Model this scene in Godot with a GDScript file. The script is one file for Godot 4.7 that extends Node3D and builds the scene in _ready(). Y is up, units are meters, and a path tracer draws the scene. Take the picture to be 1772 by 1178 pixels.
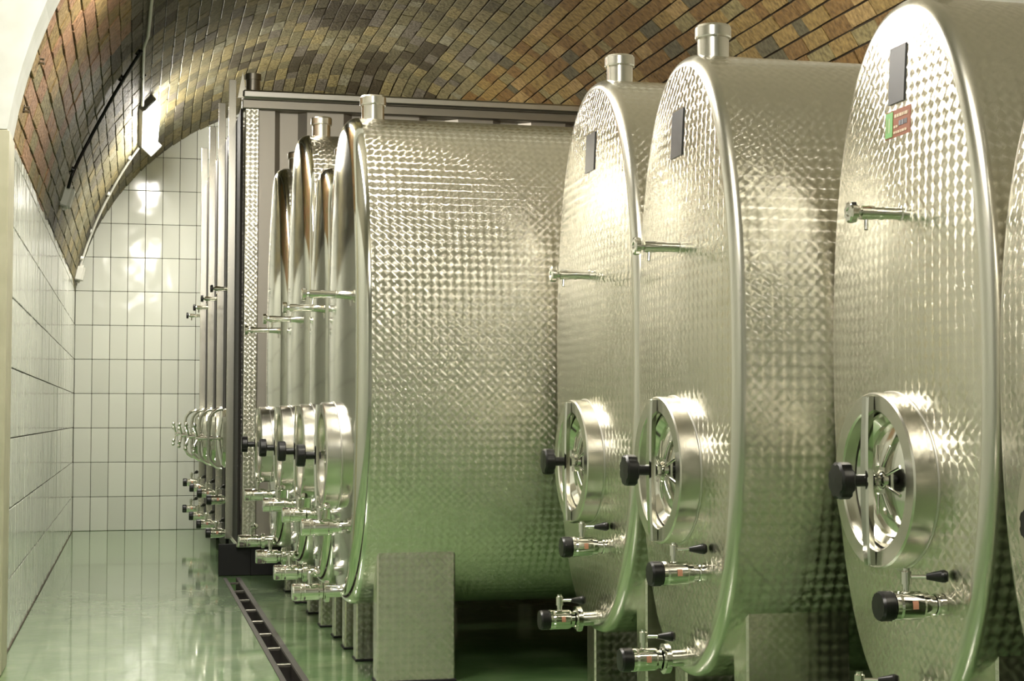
extends Node3D
# Wine cellar: brick barrel vault, tiled walls, green wet floor, oval stainless tanks.
# World axes: x to the right of the aisle, y up, depth runs along -z. v(x, y, depth) makes a point.

const VAULT_X := 1.7
const VAULT_Y := 1.8
const VAULT_R := 2.25
const ARCH_NEAR := 6.78     # far face of the white transverse arch
const BACK := 14.55         # tiled end wall
const WALL_X := -0.515      # tiled left wall
const SWIRL := 0.48         # metres per repeat of the swirl finish

var mat := {}
var used := {}

func _ready() -> void:
	# ---- camera ----
	var cam := Camera3D.new()
	cam.name = "camera"
	cam.fov = 2.0 * rad_to_deg(atan(589.0 / 2750.0))
	cam.near = 0.05
	cam.far = 60.0
	cam.position = Vector3(0, 1.0, 0)
	cam.rotation = Vector3(atan(133.0 / 2750.0), -deg_to_rad(13.382), 0)
	add_child(cam)
	cam.current = true
	# ---- environment ----
	var env := Environment.new()
	env.background_mode = Environment.BG_COLOR
	env.background_color = Color(0, 0, 0)
	env.tonemap_mode = Environment.TONE_MAPPER_LINEAR
	env.tonemap_exposure = 1.65
	env.sdfgi_enabled = true
	env.ssao_enabled = true
	env.ssil_enabled = true
	var we := WorldEnvironment.new()
	we.name = "environment"
	we.environment = env
	add_child(we)

	make_materials()
	# ---- structure ----
	build_floor()
	build_left_wall()
	build_back_wall()
	build_vault()
	build_arch()
	build_near_bay()
	# ---- lamps ----
	lamp(11.9, 13.6, "white fluorescent lamp glowing on the brick vault beside the tiled end wall", "lamp")
	lamp(6.83, 7.95, "fluorescent lamp on the brick vault just behind the white arch", "lamp")
	lamp(4.5, 6.1, "fluorescent lamp on the vault in front of the white arch", "lamp", -1.0)
	lamp(0.4, 2.0, "fluorescent lamp on the vault nearest the entrance", "lamp", -1.0)
	# ---- tanks ----
	build_tanks()
	build_box_tanks()
	# ---- details ----
	build_drain()
	build_wiring()

# ------------------------------------------------------------------ helpers
func v(x: float, y: float, depth: float) -> Vector3:
	return Vector3(x, y, -depth)

func hash01(a: int, b: int, c: int = 0) -> float:
	var h: int = (a * 374761393 + b * 668265263 + c * 2147483647 + 97) & 0x7fffffff
	h = ((h ^ (h >> 13)) * 1274126177) & 0x7fffffff
	h = (h ^ (h >> 16)) & 0xffffff
	return float(h) / 16777215.0

class MB:
	var p := PackedVector3Array()
	var n := PackedVector3Array()
	var uv := PackedVector2Array()
	var c := PackedColorArray()
	var ix := PackedInt32Array()
	var col := Color(1, 1, 1)
	func vert(a: Vector3, nn: Vector3, u: Vector2) -> int:
		p.append(a); n.append(nn); uv.append(u); c.append(col)
		return p.size() - 1
	func tri_i(a: int, b: int, d: int) -> void:
		var g := (p[b] - p[a]).cross(p[d] - p[a])
		if g.dot(n[a] + n[b] + n[d]) > 0.0:
			ix.append(a); ix.append(d); ix.append(b)
		else:
			ix.append(a); ix.append(b); ix.append(d)
	func tri(a: Vector3, b: Vector3, d: Vector3, nn: Vector3) -> void:
		var i := vert(a, nn, Vector2(a.x, a.y))
		vert(b, nn, Vector2(b.x, b.y)); vert(d, nn, Vector2(d.x, d.y))
		tri_i(i, i + 1, i + 2)
	func quad(a: Vector3, b: Vector3, d: Vector3, e: Vector3, nn: Vector3, us := 1.0) -> void:
		# uv: planar along the dominant axis of the normal, in metres * us
		var i := p.size()
		for q in [a, b, d, e]:
			vert(q, nn, planar(q, nn) * us)
		tri_i(i, i + 1, i + 2)
		tri_i(i, i + 2, i + 3)
	func planar(q: Vector3, nn: Vector3) -> Vector2:
		var m := nn.abs()
		if m.x >= m.y and m.x >= m.z:
			return Vector2(q.z, q.y)
		if m.y >= m.z:
			return Vector2(q.x, q.z)
		return Vector2(q.x, q.y)
	func box(ctr: Vector3, size: Vector3, bev := 0.0, us := 1.0) -> void:
		var h := size / 2.0
		var b := minf(bev, minf(h.x, minf(h.y, h.z)) * 0.8)
		var sg := [-1.0, 1.0]
		for ax in 3:
			var ay := (ax + 1) % 3
			var az := (ax + 2) % 3
			for s in sg:
				var nn := Vector3.ZERO
				nn[ax] = s
				var q := []
				for k in [[-1, -1], [1, -1], [1, 1], [-1, 1]]:
					var w := Vector3.ZERO
					w[ax] = s * h[ax]
					w[ay] = k[0] * (h[ay] - b)
					w[az] = k[1] * (h[az] - b)
					q.append(ctr + w)
				quad(q[0], q[1], q[2], q[3], nn, us)
			if b > 0.0:
				for s in sg:
					for r in sg:
						# edge along ax between faces ay and az
						var e1 := Vector3.ZERO; var e2 := Vector3.ZERO
						e1[ay] = s * h[ay]; e1[az] = r * (h[az] - b)
						e2[ay] = s * (h[ay] - b); e2[az] = r * h[az]
						var d := Vector3.ZERO
						d[ax] = h[ax] - b
						var nn2 := Vector3.ZERO
						nn2[ay] = s; nn2[az] = r
						quad(ctr + e1 - d, ctr + e1 + d, ctr + e2 + d, ctr + e2 - d, nn2.normalized(), us)
		if b > 0.0:
			for sx in sg:
				for sy in sg:
					for sz in sg:
						var s3 := Vector3(sx, sy, sz)
						tri(ctr + s3 * Vector3(h.x, h.y - b, h.z - b), ctr + s3 * Vector3(h.x - b, h.y, h.z - b), ctr + s3 * Vector3(h.x - b, h.y - b, h.z), s3.normalized())
	# turned shape: prof = [Vector2(distance along axis, radius)], flat shading between segments, round about the axis
	func lathe(at: Vector3, axis: Vector3, prof: Array, segs := 24, lobes := 0, depth := 0.0) -> void:
		var a := axis.normalized()
		var u := a.cross(Vector3.UP if absf(a.y) < 0.9 else Vector3.RIGHT).normalized()
		var w := a.cross(u)
		for k in prof.size() - 1:
			var q0: Vector2 = prof[k]
			var q1: Vector2 = prof[k + 1]
			var dl := q1 - q0
			var nl := Vector2(-dl.y, dl.x).normalized()   # (axis, radial)
			if nl.length() < 0.5:
				continue
			if nl.y < 0.0 and absf(dl.x) > 1e-6 and dl.x > 0.0:
				nl = -nl
			var i0 := p.size()
			for j in segs + 1:
				var t := TAU * j / segs
				var rr := u * cos(t) + w * sin(t)
				var m := 1.0
				if lobes > 0:
					m = 1.0 - depth * (0.5 + 0.5 * signf(cos(t * lobes)))
				var nn := (a * nl.x + rr * nl.y).normalized()
				vert(at + a * q0.x + rr * q0.y * m, nn, Vector2(t * 0.05, q0.x))
				vert(at + a * q1.x + rr * q1.y * m, nn, Vector2(t * 0.05, q1.x))
			for j in segs:
				var i := i0 + j * 2
				tri_i(i, i + 1, i + 3)
				tri_i(i, i + 3, i + 2)
	func tube(path: Array, r: float, segs := 10, cap := true) -> void:
		var prev := Vector3.ZERO
		var i0 := p.size()
		var cnt := path.size()
		for k in cnt:
			var a: Vector3 = path[maxi(k - 1, 0)]
			var b: Vector3 = path[mini(k + 1, cnt - 1)]
			var t := (b - a).normalized()
			var u: Vector3
			if k == 0:
				u = t.cross(Vector3.UP if absf(t.y) < 0.9 else Vector3.RIGHT).normalized()
			else:
				u = (prev - t * prev.dot(t)).normalized()
			prev = u
			var w := t.cross(u)
			for j in segs + 1:
				var an := TAU * j / segs
				var d := u * cos(an) + w * sin(an)
				vert(path[k] + d * r, d, Vector2(float(j) / segs, k * 0.1))
		for k in cnt - 1:
			for j in segs:
				var i := i0 + k * (segs + 1) + j
				tri_i(i, i + segs + 1, i + segs + 2)
				tri_i(i, i + segs + 2, i + 1)
		if cap:
			for e in [0, cnt - 1]:
				var t2: Vector3 = (path[0] - path[1]) if e == 0 else (path[cnt - 1] - path[cnt - 2])
				t2 = t2.normalized()
				var ci := vert(path[e], t2, Vector2.ZERO)
				var f := p.size()
				for j in segs + 1:
					vert(p[i0 + e * (segs + 1) + j], t2, Vector2.ZERO)
				for j in segs:
					tri_i(ci, f + j, f + j + 1)
	# smooth grid; rows of equal length; outward = hint function point -> direction
	func grid(rows: Array, uvs: Array, closed: bool, out_dir: Vector3, centre = null) -> void:
		var nr := rows.size()
		var nc: int = rows[0].size()
		var i0 := p.size()
		var nor := PackedVector3Array()
		nor.resize(nr * nc)
		for r in nr - 1:
			for k in nc - 1:
				var a: Vector3 = rows[r][k]
				var b: Vector3 = rows[r][k + 1]
				var d: Vector3 = rows[r + 1][k + 1]
				var e: Vector3 = rows[r + 1][k]
				var g := (d - a).cross(e - b)
				var ref: Vector3 = out_dir
				if centre != null:
					ref = (a + d) * 0.5 - centre
					ref = ref - out_dir * ref.dot(out_dir)
				if g.dot(ref) < 0.0:
					g = -g
				for q in [r * nc + k, r * nc + k + 1, (r + 1) * nc + k + 1, (r + 1) * nc + k]:
					nor[q] += g
		for r in nr:
			if closed:
				var s := nor[r * nc] + nor[r * nc + nc - 1]
				nor[r * nc] = s
				nor[r * nc + nc - 1] = s
			for k in nc:
				var nn := nor[r * nc + k]
				vert(rows[r][k], nn.normalized() if nn.length() > 1e-12 else out_dir, uvs[r][k])
		for r in nr - 1:
			for k in nc - 1:
				var i := i0 + r * nc + k
				if p[i].distance_squared_to(p[i + 1]) > 1e-14:
					tri_i(i, i + 1, i + nc + 1)
				if p[i + nc].distance_squared_to(p[i + nc + 1]) > 1e-14:
					tri_i(i, i + nc + 1, i + nc)
	func mesh(m: Material, colours := false) -> ArrayMesh:
		var arr := []
		arr.resize(Mesh.ARRAY_MAX)
		arr[Mesh.ARRAY_VERTEX] = p
		arr[Mesh.ARRAY_NORMAL] = n
		arr[Mesh.ARRAY_TEX_UV] = uv
		if colours:
			arr[Mesh.ARRAY_COLOR] = c
		arr[Mesh.ARRAY_INDEX] = ix
		var am := ArrayMesh.new()
		am.add_surface_from_arrays(Mesh.PRIMITIVE_TRIANGLES, arr)
		am.surface_set_material(0, m)
		return am

func put(mb: MB, called: String, m: Material, parent: Node = null, colours := false) -> MeshInstance3D:
	var o := MeshInstance3D.new()
	o.mesh = mb.mesh(m, colours)
	o.name = called if parent else numbered(called)
	o.cast_shadow = GeometryInstance3D.SHADOW_CASTING_SETTING_ON
	(parent if parent else self).add_child(o, true)
	return o

func inst(mesh: Mesh, m: Material, called: String, parent: Node, t: Transform3D) -> MeshInstance3D:
	var o := MeshInstance3D.new()
	o.mesh = mesh
	o.material_override = m
	o.name = called
	o.transform = t
	parent.add_child(o, true)
	return o

func numbered(called: String) -> String:
	var k: int = used.get(called, 0)
	used[called] = k + 1
	return called if k == 0 else "%s_%03d" % [called, k]

func thing(called: String, label: String, category: String, at: Vector3, group := "") -> Node3D:
	var o := Node3D.new()
	o.name = numbered(called)
	o.position = at
	add_child(o)
	tag(o, label, category, group)
	return o

func tag(o: Node, label: String, category: String, group := "") -> void:
	o.set_meta("label", label)
	o.set_meta("category", category)
	if group != "":
		o.set_meta("group", group)

func struct(o: Node, label := "") -> void:
	o.set_meta("kind", "structure")
	if label != "":
		o.set_meta("label", label)

# ------------------------------------------------------------------ materials
func smat(key: String, albedo: Color, rough: float, metal := 0.0) -> StandardMaterial3D:
	var m := StandardMaterial3D.new()
	m.resource_name = key
	m.albedo_color = albedo
	m.roughness = rough
	m.metallic = metal
	mat[key] = m
	return m

func noise_image(size: int, freq: float, seed_: int, octaves := 4) -> Image:
	var f := FastNoiseLite.new()
	f.seed = seed_
	f.frequency = freq
	f.fractal_octaves = octaves
	f.noise_type = FastNoiseLite.TYPE_SIMPLEX_SMOOTH
	return f.get_seamless_image(size, size, false, false, 0.15)

func tinted(img: Image, stops: Array) -> ImageTexture:
	# maps grey noise to a colour ramp: stops = [[value, Color], ...]
	var g := Gradient.new()
	g.offsets = PackedFloat32Array(stops.map(func(s): return s[0]))
	g.colors = PackedColorArray(stops.map(func(s): return s[1]))
	var w := img.get_width()
	var o := Image.create(w, w, true, Image.FORMAT_RGB8)
	for y in w:
		for x in w:
			o.set_pixel(x, y, g.sample(img.get_pixel(x, y).r))
	return ImageTexture.create_from_image(o)

func bump(img: Image, strength: float) -> ImageTexture:
	var i := img.duplicate() as Image
	i.convert(Image.FORMAT_RGBA8)
	i.bump_map_to_normal_map(strength)
	return ImageTexture.create_from_image(i)

# Circular polishing: overlapping discs, each with its own concentric grooves.
func swirl_texture() -> ImageTexture:
	var cells := 16
	var px := 64
	var w := cells * px
	var data := PackedByteArray()
	data.resize(w * w * 3)
	var rings := 48
	var tilt := PackedFloat32Array()
	tilt.resize(cells * cells * rings)
	var lean := PackedVector2Array()
	lean.resize(cells * cells)
	for i in cells * cells:
		lean[i] = Vector2(hash01(i, 5) - 0.5, hash01(i, 9) - 0.5) * 0.05
		for r in rings:
			tilt[i * rings + r] = [-1.0, 0.34, -0.34, 1.0, -0.67, 0.67][(r + i) % 6] * 0.55
	for y in w:
		var cy := int(y / float(px))
		for x in w:
			var cx := int(x / float(px))
			# topmost disc that covers this point: odd cells lie over even cells
			var best := -1
			var bd := Vector2.ZERO
			var bo := -1
			for oy in range(-1, 2):
				for ox in range(-1, 2):
					var kx := cx + ox
					var ky := cy + oy
					var d := Vector2(x - (kx + 0.5) * px, y - (ky + 0.5) * px)
					var odd := (kx + ky) & 1
					var l2 := d.length_squared()
					if l2 < (1260.0 if odd else 2300.0):
						var order: int = odd * 10 + (oy + 1) * 3 + ox + 1
						if order > bo:
							bo = order
							bd = d
							best = posmod(ky, cells) * cells + posmod(kx, cells)
			var nx := 0.0
			var ny := 0.0
			if best >= 0:
				var l := bd.length()
				var t: float = tilt[best * rings + mini(int(l * 0.95), rings - 1)]
				var u := bd / maxf(l, 0.5)
				nx = u.x * t + lean[best].x
				ny = -(u.y * t) + lean[best].y
			var s := 1.0 / sqrt(1.0 + nx * nx + ny * ny)
			var at := (y * w + x) * 3
			data[at] = int((nx * s * 0.5 + 0.5) * 255.0)
			data[at + 1] = int((ny * s * 0.5 + 0.5) * 255.0)
			data[at + 2] = int((s * 0.5 + 0.5) * 255.0)
	return ImageTexture.create_from_image(Image.create_from_data(w, w, false, Image.FORMAT_RGB8, data))

func make_materials() -> void:
	var sw := swirl_texture()
	var m := smat("swirl_steel", Color(0.86, 0.85, 0.80), 0.2, 1.0)
	m.normal_enabled = true
	m.normal_texture = sw
	m.normal_scale = 1.0
	m = smat("swirl_steel_face", Color(0.86, 0.85, 0.80), 0.14, 1.0)
	m.normal_enabled = true
	m.normal_texture = sw
	m.normal_scale = 0.8
	m = smat("swirl_steel_fine", Color(0.86, 0.85, 0.80), 0.2, 1.0)
	m.normal_enabled = true
	m.normal_texture = sw
	m.normal_scale = 0.55
	smat("satin_steel", Color(0.86, 0.85, 0.81), 0.24, 1.0)
	smat("rolled_steel", Color(0.80, 0.79, 0.76), 0.36, 1.0)
	smat("mirror_steel", Color(0.84, 0.84, 0.80), 0.1, 1.0)
	smat("chrome", Color(0.88, 0.88, 0.85), 0.09, 1.0)
	smat("dull_steel", Color(0.62, 0.60, 0.56), 0.42, 1.0)
	smat("grey_steel", Color(0.66, 0.64, 0.60), 0.45, 0.75)
	smat("black_plastic", Color(0.035, 0.035, 0.037), 0.35)
	smat("painted_shade", Color(0.11, 0.095, 0.07), 0.75)  # dark colour painted in for the shade of the box tank slots
	smat("drain_steel", Color(0.24, 0.225, 0.20), 0.55, 0.4)
	smat("black_rubber", Color(0.02, 0.02, 0.02), 0.6)
	smat("slate_plate", Color(0.10, 0.10, 0.115), 0.42)
	smat("white_plastic", Color(0.82, 0.82, 0.78), 0.4)
	smat("white_paint", Color(0.86, 0.86, 0.82), 0.6)
	smat("red_print", Color(0.76, 0.54, 0.44), 0.5)
	smat("sticker_orange", Color(0.52, 0.25, 0.06), 0.5)
	smat("sticker_green", Color(0.45, 0.68, 0.40), 0.5)
	smat("sticker_print", Color(0.80, 0.72, 0.62), 0.5)
	smat("sticker_grey", Color(0.45, 0.45, 0.48), 0.5)
	smat("lamp_housing", Color(0.33, 0.33, 0.31), 0.5)
	m = smat("lamp_diffuser", Color(0.95, 0.95, 0.92), 0.4)
	m.emission_enabled = true
	m.emission = Color(1.0, 0.978, 0.935)
	m.emission_energy_multiplier = 62.0
	var rough := noise_image(256, 0.02, 7)
	m = smat("plaster", Color(0.88, 0.885, 0.87), 0.75)
	m.albedo_texture = tinted(rough, [[0.0, Color(0.92, 0.92, 0.90)], [1.0, Color(1, 1, 1)]])
	m.uv1_triplanar = true
	m.uv1_world_triplanar = true
	smat("limewash", Color(0.60, 0.58, 0.52), 0.8)
	m = smat("pier_paint", Color(0.76, 0.745, 0.65), 0.5)
	m.albedo_texture = tinted(rough, [[0.0, Color(0.90, 0.90, 0.88)], [1.0, Color(1, 1, 1)]])
	m.uv1_triplanar = true
	m.uv1_world_triplanar = true
	smat("grout", Color(0.30, 0.27, 0.21), 0.9)
	var wob := noise_image(256, 0.008, 21, 2)
	for k in 3:
		m = smat("tile_%d" % k, [Color(0.80, 0.81, 0.77), Color(0.785, 0.795, 0.755), Color(0.765, 0.775, 0.735)][k], 0.1)
		m.normal_enabled = true
		m.normal_texture = bump(wob, 6.0)
		m.normal_scale = 0.12
		m.uv1_scale = Vector3(1.7, 1.7, 1.7)
		m.uv1_triplanar = true
		m.uv1_world_triplanar = true
	# floor: green resin, wet
	var big := noise_image(512, 0.012, 33, 5)
	m = smat("resin_floor", Color(1, 1, 1), 0.35)
	m.clearcoat_enabled = true
	m.clearcoat = 1.0
	m.clearcoat_roughness = 0.05
	m.albedo_texture = tinted(big, [[0.0, Color(0.31, 0.44, 0.26)], [0.35, Color(0.38, 0.51, 0.31)], [0.6, Color(0.43, 0.55, 0.36)], [0.8, Color(0.49, 0.59, 0.41)], [1.0, Color(0.58, 0.64, 0.49)]])
	m.normal_enabled = true
	m.normal_texture = bump(noise_image(512, 0.02, 51, 4), 5.0)
	m.normal_scale = 0.17
	m.uv1_scale = Vector3(0.45, 0.45, 0.45)
	m.uv1_triplanar = true
	m.uv1_world_triplanar = true
	# bricks
	smat("mortar", Color(0.20, 0.165, 0.11), 0.95)
	var grain := noise_image(256, 0.03, 77, 5)
	var gt := tinted(grain, [[0.0, Color(0.45, 0.42, 0.38)], [0.35, Color(0.78, 0.76, 0.72)], [0.7, Color(1, 1, 1)], [1.0, Color(1, 0.98, 0.92)]])
	var gn := bump(noise_image(256, 0.05, 78, 4), 8.0)
	for k in brick_colours.size():
		m = smat("brick_%d" % k, brick_colours[k], 0.62)
		brick_look(m, gt, gn)
	m = smat("brick_mass", Color(1, 1, 1), 0.62)
	m.vertex_color_use_as_albedo = true
	brick_look(m, gt, gn)

func brick_look(m: StandardMaterial3D, gt: Texture2D, gn: Texture2D) -> void:
	m.albedo_texture = gt
	m.normal_enabled = true
	m.normal_texture = gn
	m.normal_scale = 0.5
	m.uv1_scale = Vector3(3, 3, 3)
	m.uv1_triplanar = true
	m.uv1_world_triplanar = true

var brick_colours := [
	Color(0.54, 0.51, 0.38), Color(0.48, 0.46, 0.34), Color(0.57, 0.53, 0.37), Color(0.41, 0.39, 0.30),
	Color(0.60, 0.51, 0.31), Color(0.66, 0.56, 0.37), Color(0.52, 0.41, 0.24), Color(0.45, 0.43, 0.38),
	Color(0.64, 0.49, 0.37), Color(0.31, 0.28, 0.21), Color(0.68, 0.53, 0.40), Color(0.56, 0.55, 0.46)]

# ------------------------------------------------------------------ setting
const DR0 := 0.575   # drain slot
const DR1 := 0.635
const DRN := 1.5
const DRF := 10.1

func slab(mb: MB, x0: float, x1: float, y0: float, y1: float, d0: float, d1: float, bev := 0.0) -> void:
	mb.box(v((x0 + x1) / 2, (y0 + y1) / 2, (d0 + d1) / 2), Vector3(x1 - x0, y1 - y0, d1 - d0), bev)

func build_floor() -> void:
	var mb := MB.new()
	slab(mb, -1.3, DR0, -0.15, 0, -3.0, 15.0)
	slab(mb, DR1, 4.6, -0.15, 0, -3.0, 15.0)
	slab(mb, DR0, DR1, -0.15, 0, -3.0, DRN)
	slab(mb, DR0, DR1, -0.15, 0, DRF, 15.0)
	slab(mb, DR0, DR1, -0.15, -0.11, DRN, DRF)
	var o := put(mb, "floor", mat.resin_floor)
	struct(o, "glossy wet green resin floor")

func build_left_wall() -> void:
	var mb := MB.new()
	slab(mb, -0.85, WALL_X - 0.012, 0, 2.2, ARCH_NEAR, BACK + 0.3)
	var o := put(mb, "wall_left", mat.grout)
	struct(o, "white tiled wall on the left of the aisle")
	# tiles 0.15 x 0.305, rows start with a cut row at the floor
	var tw := 0.15
	var th := 0.3035
	var tb := MB.new()
	tb.box(Vector3.ZERO, Vector3(0.014, th - 0.005, tw - 0.004), 0.0025)
	var tm := tb.mesh(mat.tile_0)
	var cut := MB.new()
	cut.box(Vector3.ZERO, Vector3(0.014, 0.052, tw - 0.004), 0.0025)
	var cm := cut.mesh(mat.tile_0)
	var rest := MB.new()
	var made := 0
	var k := 0
	var d := ARCH_NEAR + 0.01 + tw / 2
	while d < BACK - 0.02:
		for r in 8:
			var full := r < 7
			var y := (r + 0.5) * th if full else 7 * th + 0.03
			var p := v(WALL_X - 0.006 + (hash01(k, r) - 0.5) * 0.0024, y, d)
			if made < 300:
				var b := Basis(Vector3.UP, (hash01(k, r, 2) - 0.5) * 0.012) * Basis(Vector3.BACK, (hash01(k, r, 4) - 0.5) * 0.006)
				inst(tm if full else cm, mat["tile_%d" % int(hash01(k, r, 1) * 2.99)], "tile", o, Transform3D(b, p))
				made += 1
			else:
				rest.box(p, Vector3(0.014, (th - 0.005) if full else 0.052, tw - 0.004), 0.0025)
		d += tw
		k += 1
	var ro := put(rest, "tiles", mat.tile_1, o)
	ro.set_meta("kind", "stuff")
	# grimy joint between wall and floor
	var jb := MB.new()
	slab(jb, WALL_X - 0.01, WALL_X + 0.006, 0.0, 0.006, ARCH_NEAR, BACK, 0.004)
	var j := put(jb, "baseboard_left", mat.grout)
	struct(j, "dark grimy joint between left wall and floor")

func arch_h(x: float, a: float, b: float, cx := VAULT_X, cy := VAULT_Y) -> float:
	var t := clampf(absf(x - cx) / a, 0.0, 1.0)
	return cy + b * sqrt(1.0 - t * t)

func build_back_wall() -> void:
	var mb := MB.new()
	slab(mb, -0.9, 4.5, 0, 4.4, BACK + 0.012, BACK + 0.35)
	var o := put(mb, "wall_back", mat.grout)
	struct(o, "white tiled end wall below the vault")
	var tw := 0.1497
	var th := 0.3035
	var x := WALL_X + 0.004
	var k := 0
	while x < 1.05:
		var x1 := x + tw - 0.004
		for r in 14:
			var y0 := r * th - 0.0065 + 0.004
			var y1 := (r + 1) * th - 0.0065
			y0 = maxf(y0, 0.002)
			var hl := arch_h(x, 2.24, 2.1) + 0.03
			var hr := arch_h(x1, 2.24, 2.1) + 0.03
			if y0 > maxf(hl, hr):
				continue
			var t := MB.new()
			var dz := (hash01(k, r, 8) - 0.5) * 0.002
			t.box(Vector3.ZERO, Vector3(x1 - x, y1 - y0, 0.014), 0.0025)
			var b := Basis(Vector3.UP, (hash01(k, r, 12) - 0.5) * 0.012) * Basis(Vector3.RIGHT, (hash01(k, r, 14) - 0.5) * 0.008)
			inst(t.mesh(mat.tile_0), mat["tile_%d" % int(hash01(k, r, 11) * 2.99)], "tile", o, Transform3D(b, v((x + x1) / 2, (y0 + y1) / 2, BACK + 0.006 + dz)))
		x += tw
		k += 1

# radii of the vault at a depth: constant barrel that is drawn in just before the end wall
func vault_axes(d: float) -> Vector2:
	var t := clampf((d - 13.55) / (BACK - 13.55), 0.0, 1.0)
	t = t * t * (3.0 - 2.0 * t) * 0.4 + t * 0.6
	return Vector2(lerpf(VAULT_R, 2.24, t), lerpf(VAULT_R, 2.10, t))

func vault_pt(ang: float, d: float, out := 0.0) -> Vector3:
	var ax := vault_axes(d)
	return v(VAULT_X + (ax.x + out) * cos(ang), VAULT_Y + (ax.y + out) * sin(ang), d)

func to_px(q: Vector3) -> Vector3:
	# picture position of a point, only used to choose which bricks are single parts
	var a := deg_to_rad(13.382)
	var pt := atan(133.0 / 2750.0)
	var r := q - Vector3(0, 1, 0)
	var fw := Vector3(sin(a) * cos(pt), sin(pt), -cos(a) * cos(pt))
	var rt := Vector3(cos(a), 0, sin(a))
	var up := rt.cross(fw)
	var c := r.dot(fw)
	return Vector3(886 + 2750 * r.dot(rt) / c, 589 - 2750 * r.dot(up) / c, c)

func in_sight(px: Vector3) -> bool:
	if px.x < 20 or px.x > 1560 or px.y < -10:
		return false
	var line := [Vector2(0, 180), Vector2(130, 470), Vector2(250, 285), Vector2(370, 180), Vector2(430, 160), Vector2(1000, 185), Vector2(1040, 108), Vector2(1090, 112), Vector2(1150, 140), Vector2(1190, 60), Vector2(1260, 60), Vector2(1265, 100), Vector2(1480, 100), Vector2(1560, 0)]
	for i in line.size() - 1:
		if px.x >= line[i].x and px.x <= line[i + 1].x:
			var t: float = (px.x - line[i].x) / (line[i + 1].x - line[i].x)
			return px.y < lerpf(line[i].y, line[i + 1].y, t)
	return false

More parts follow.
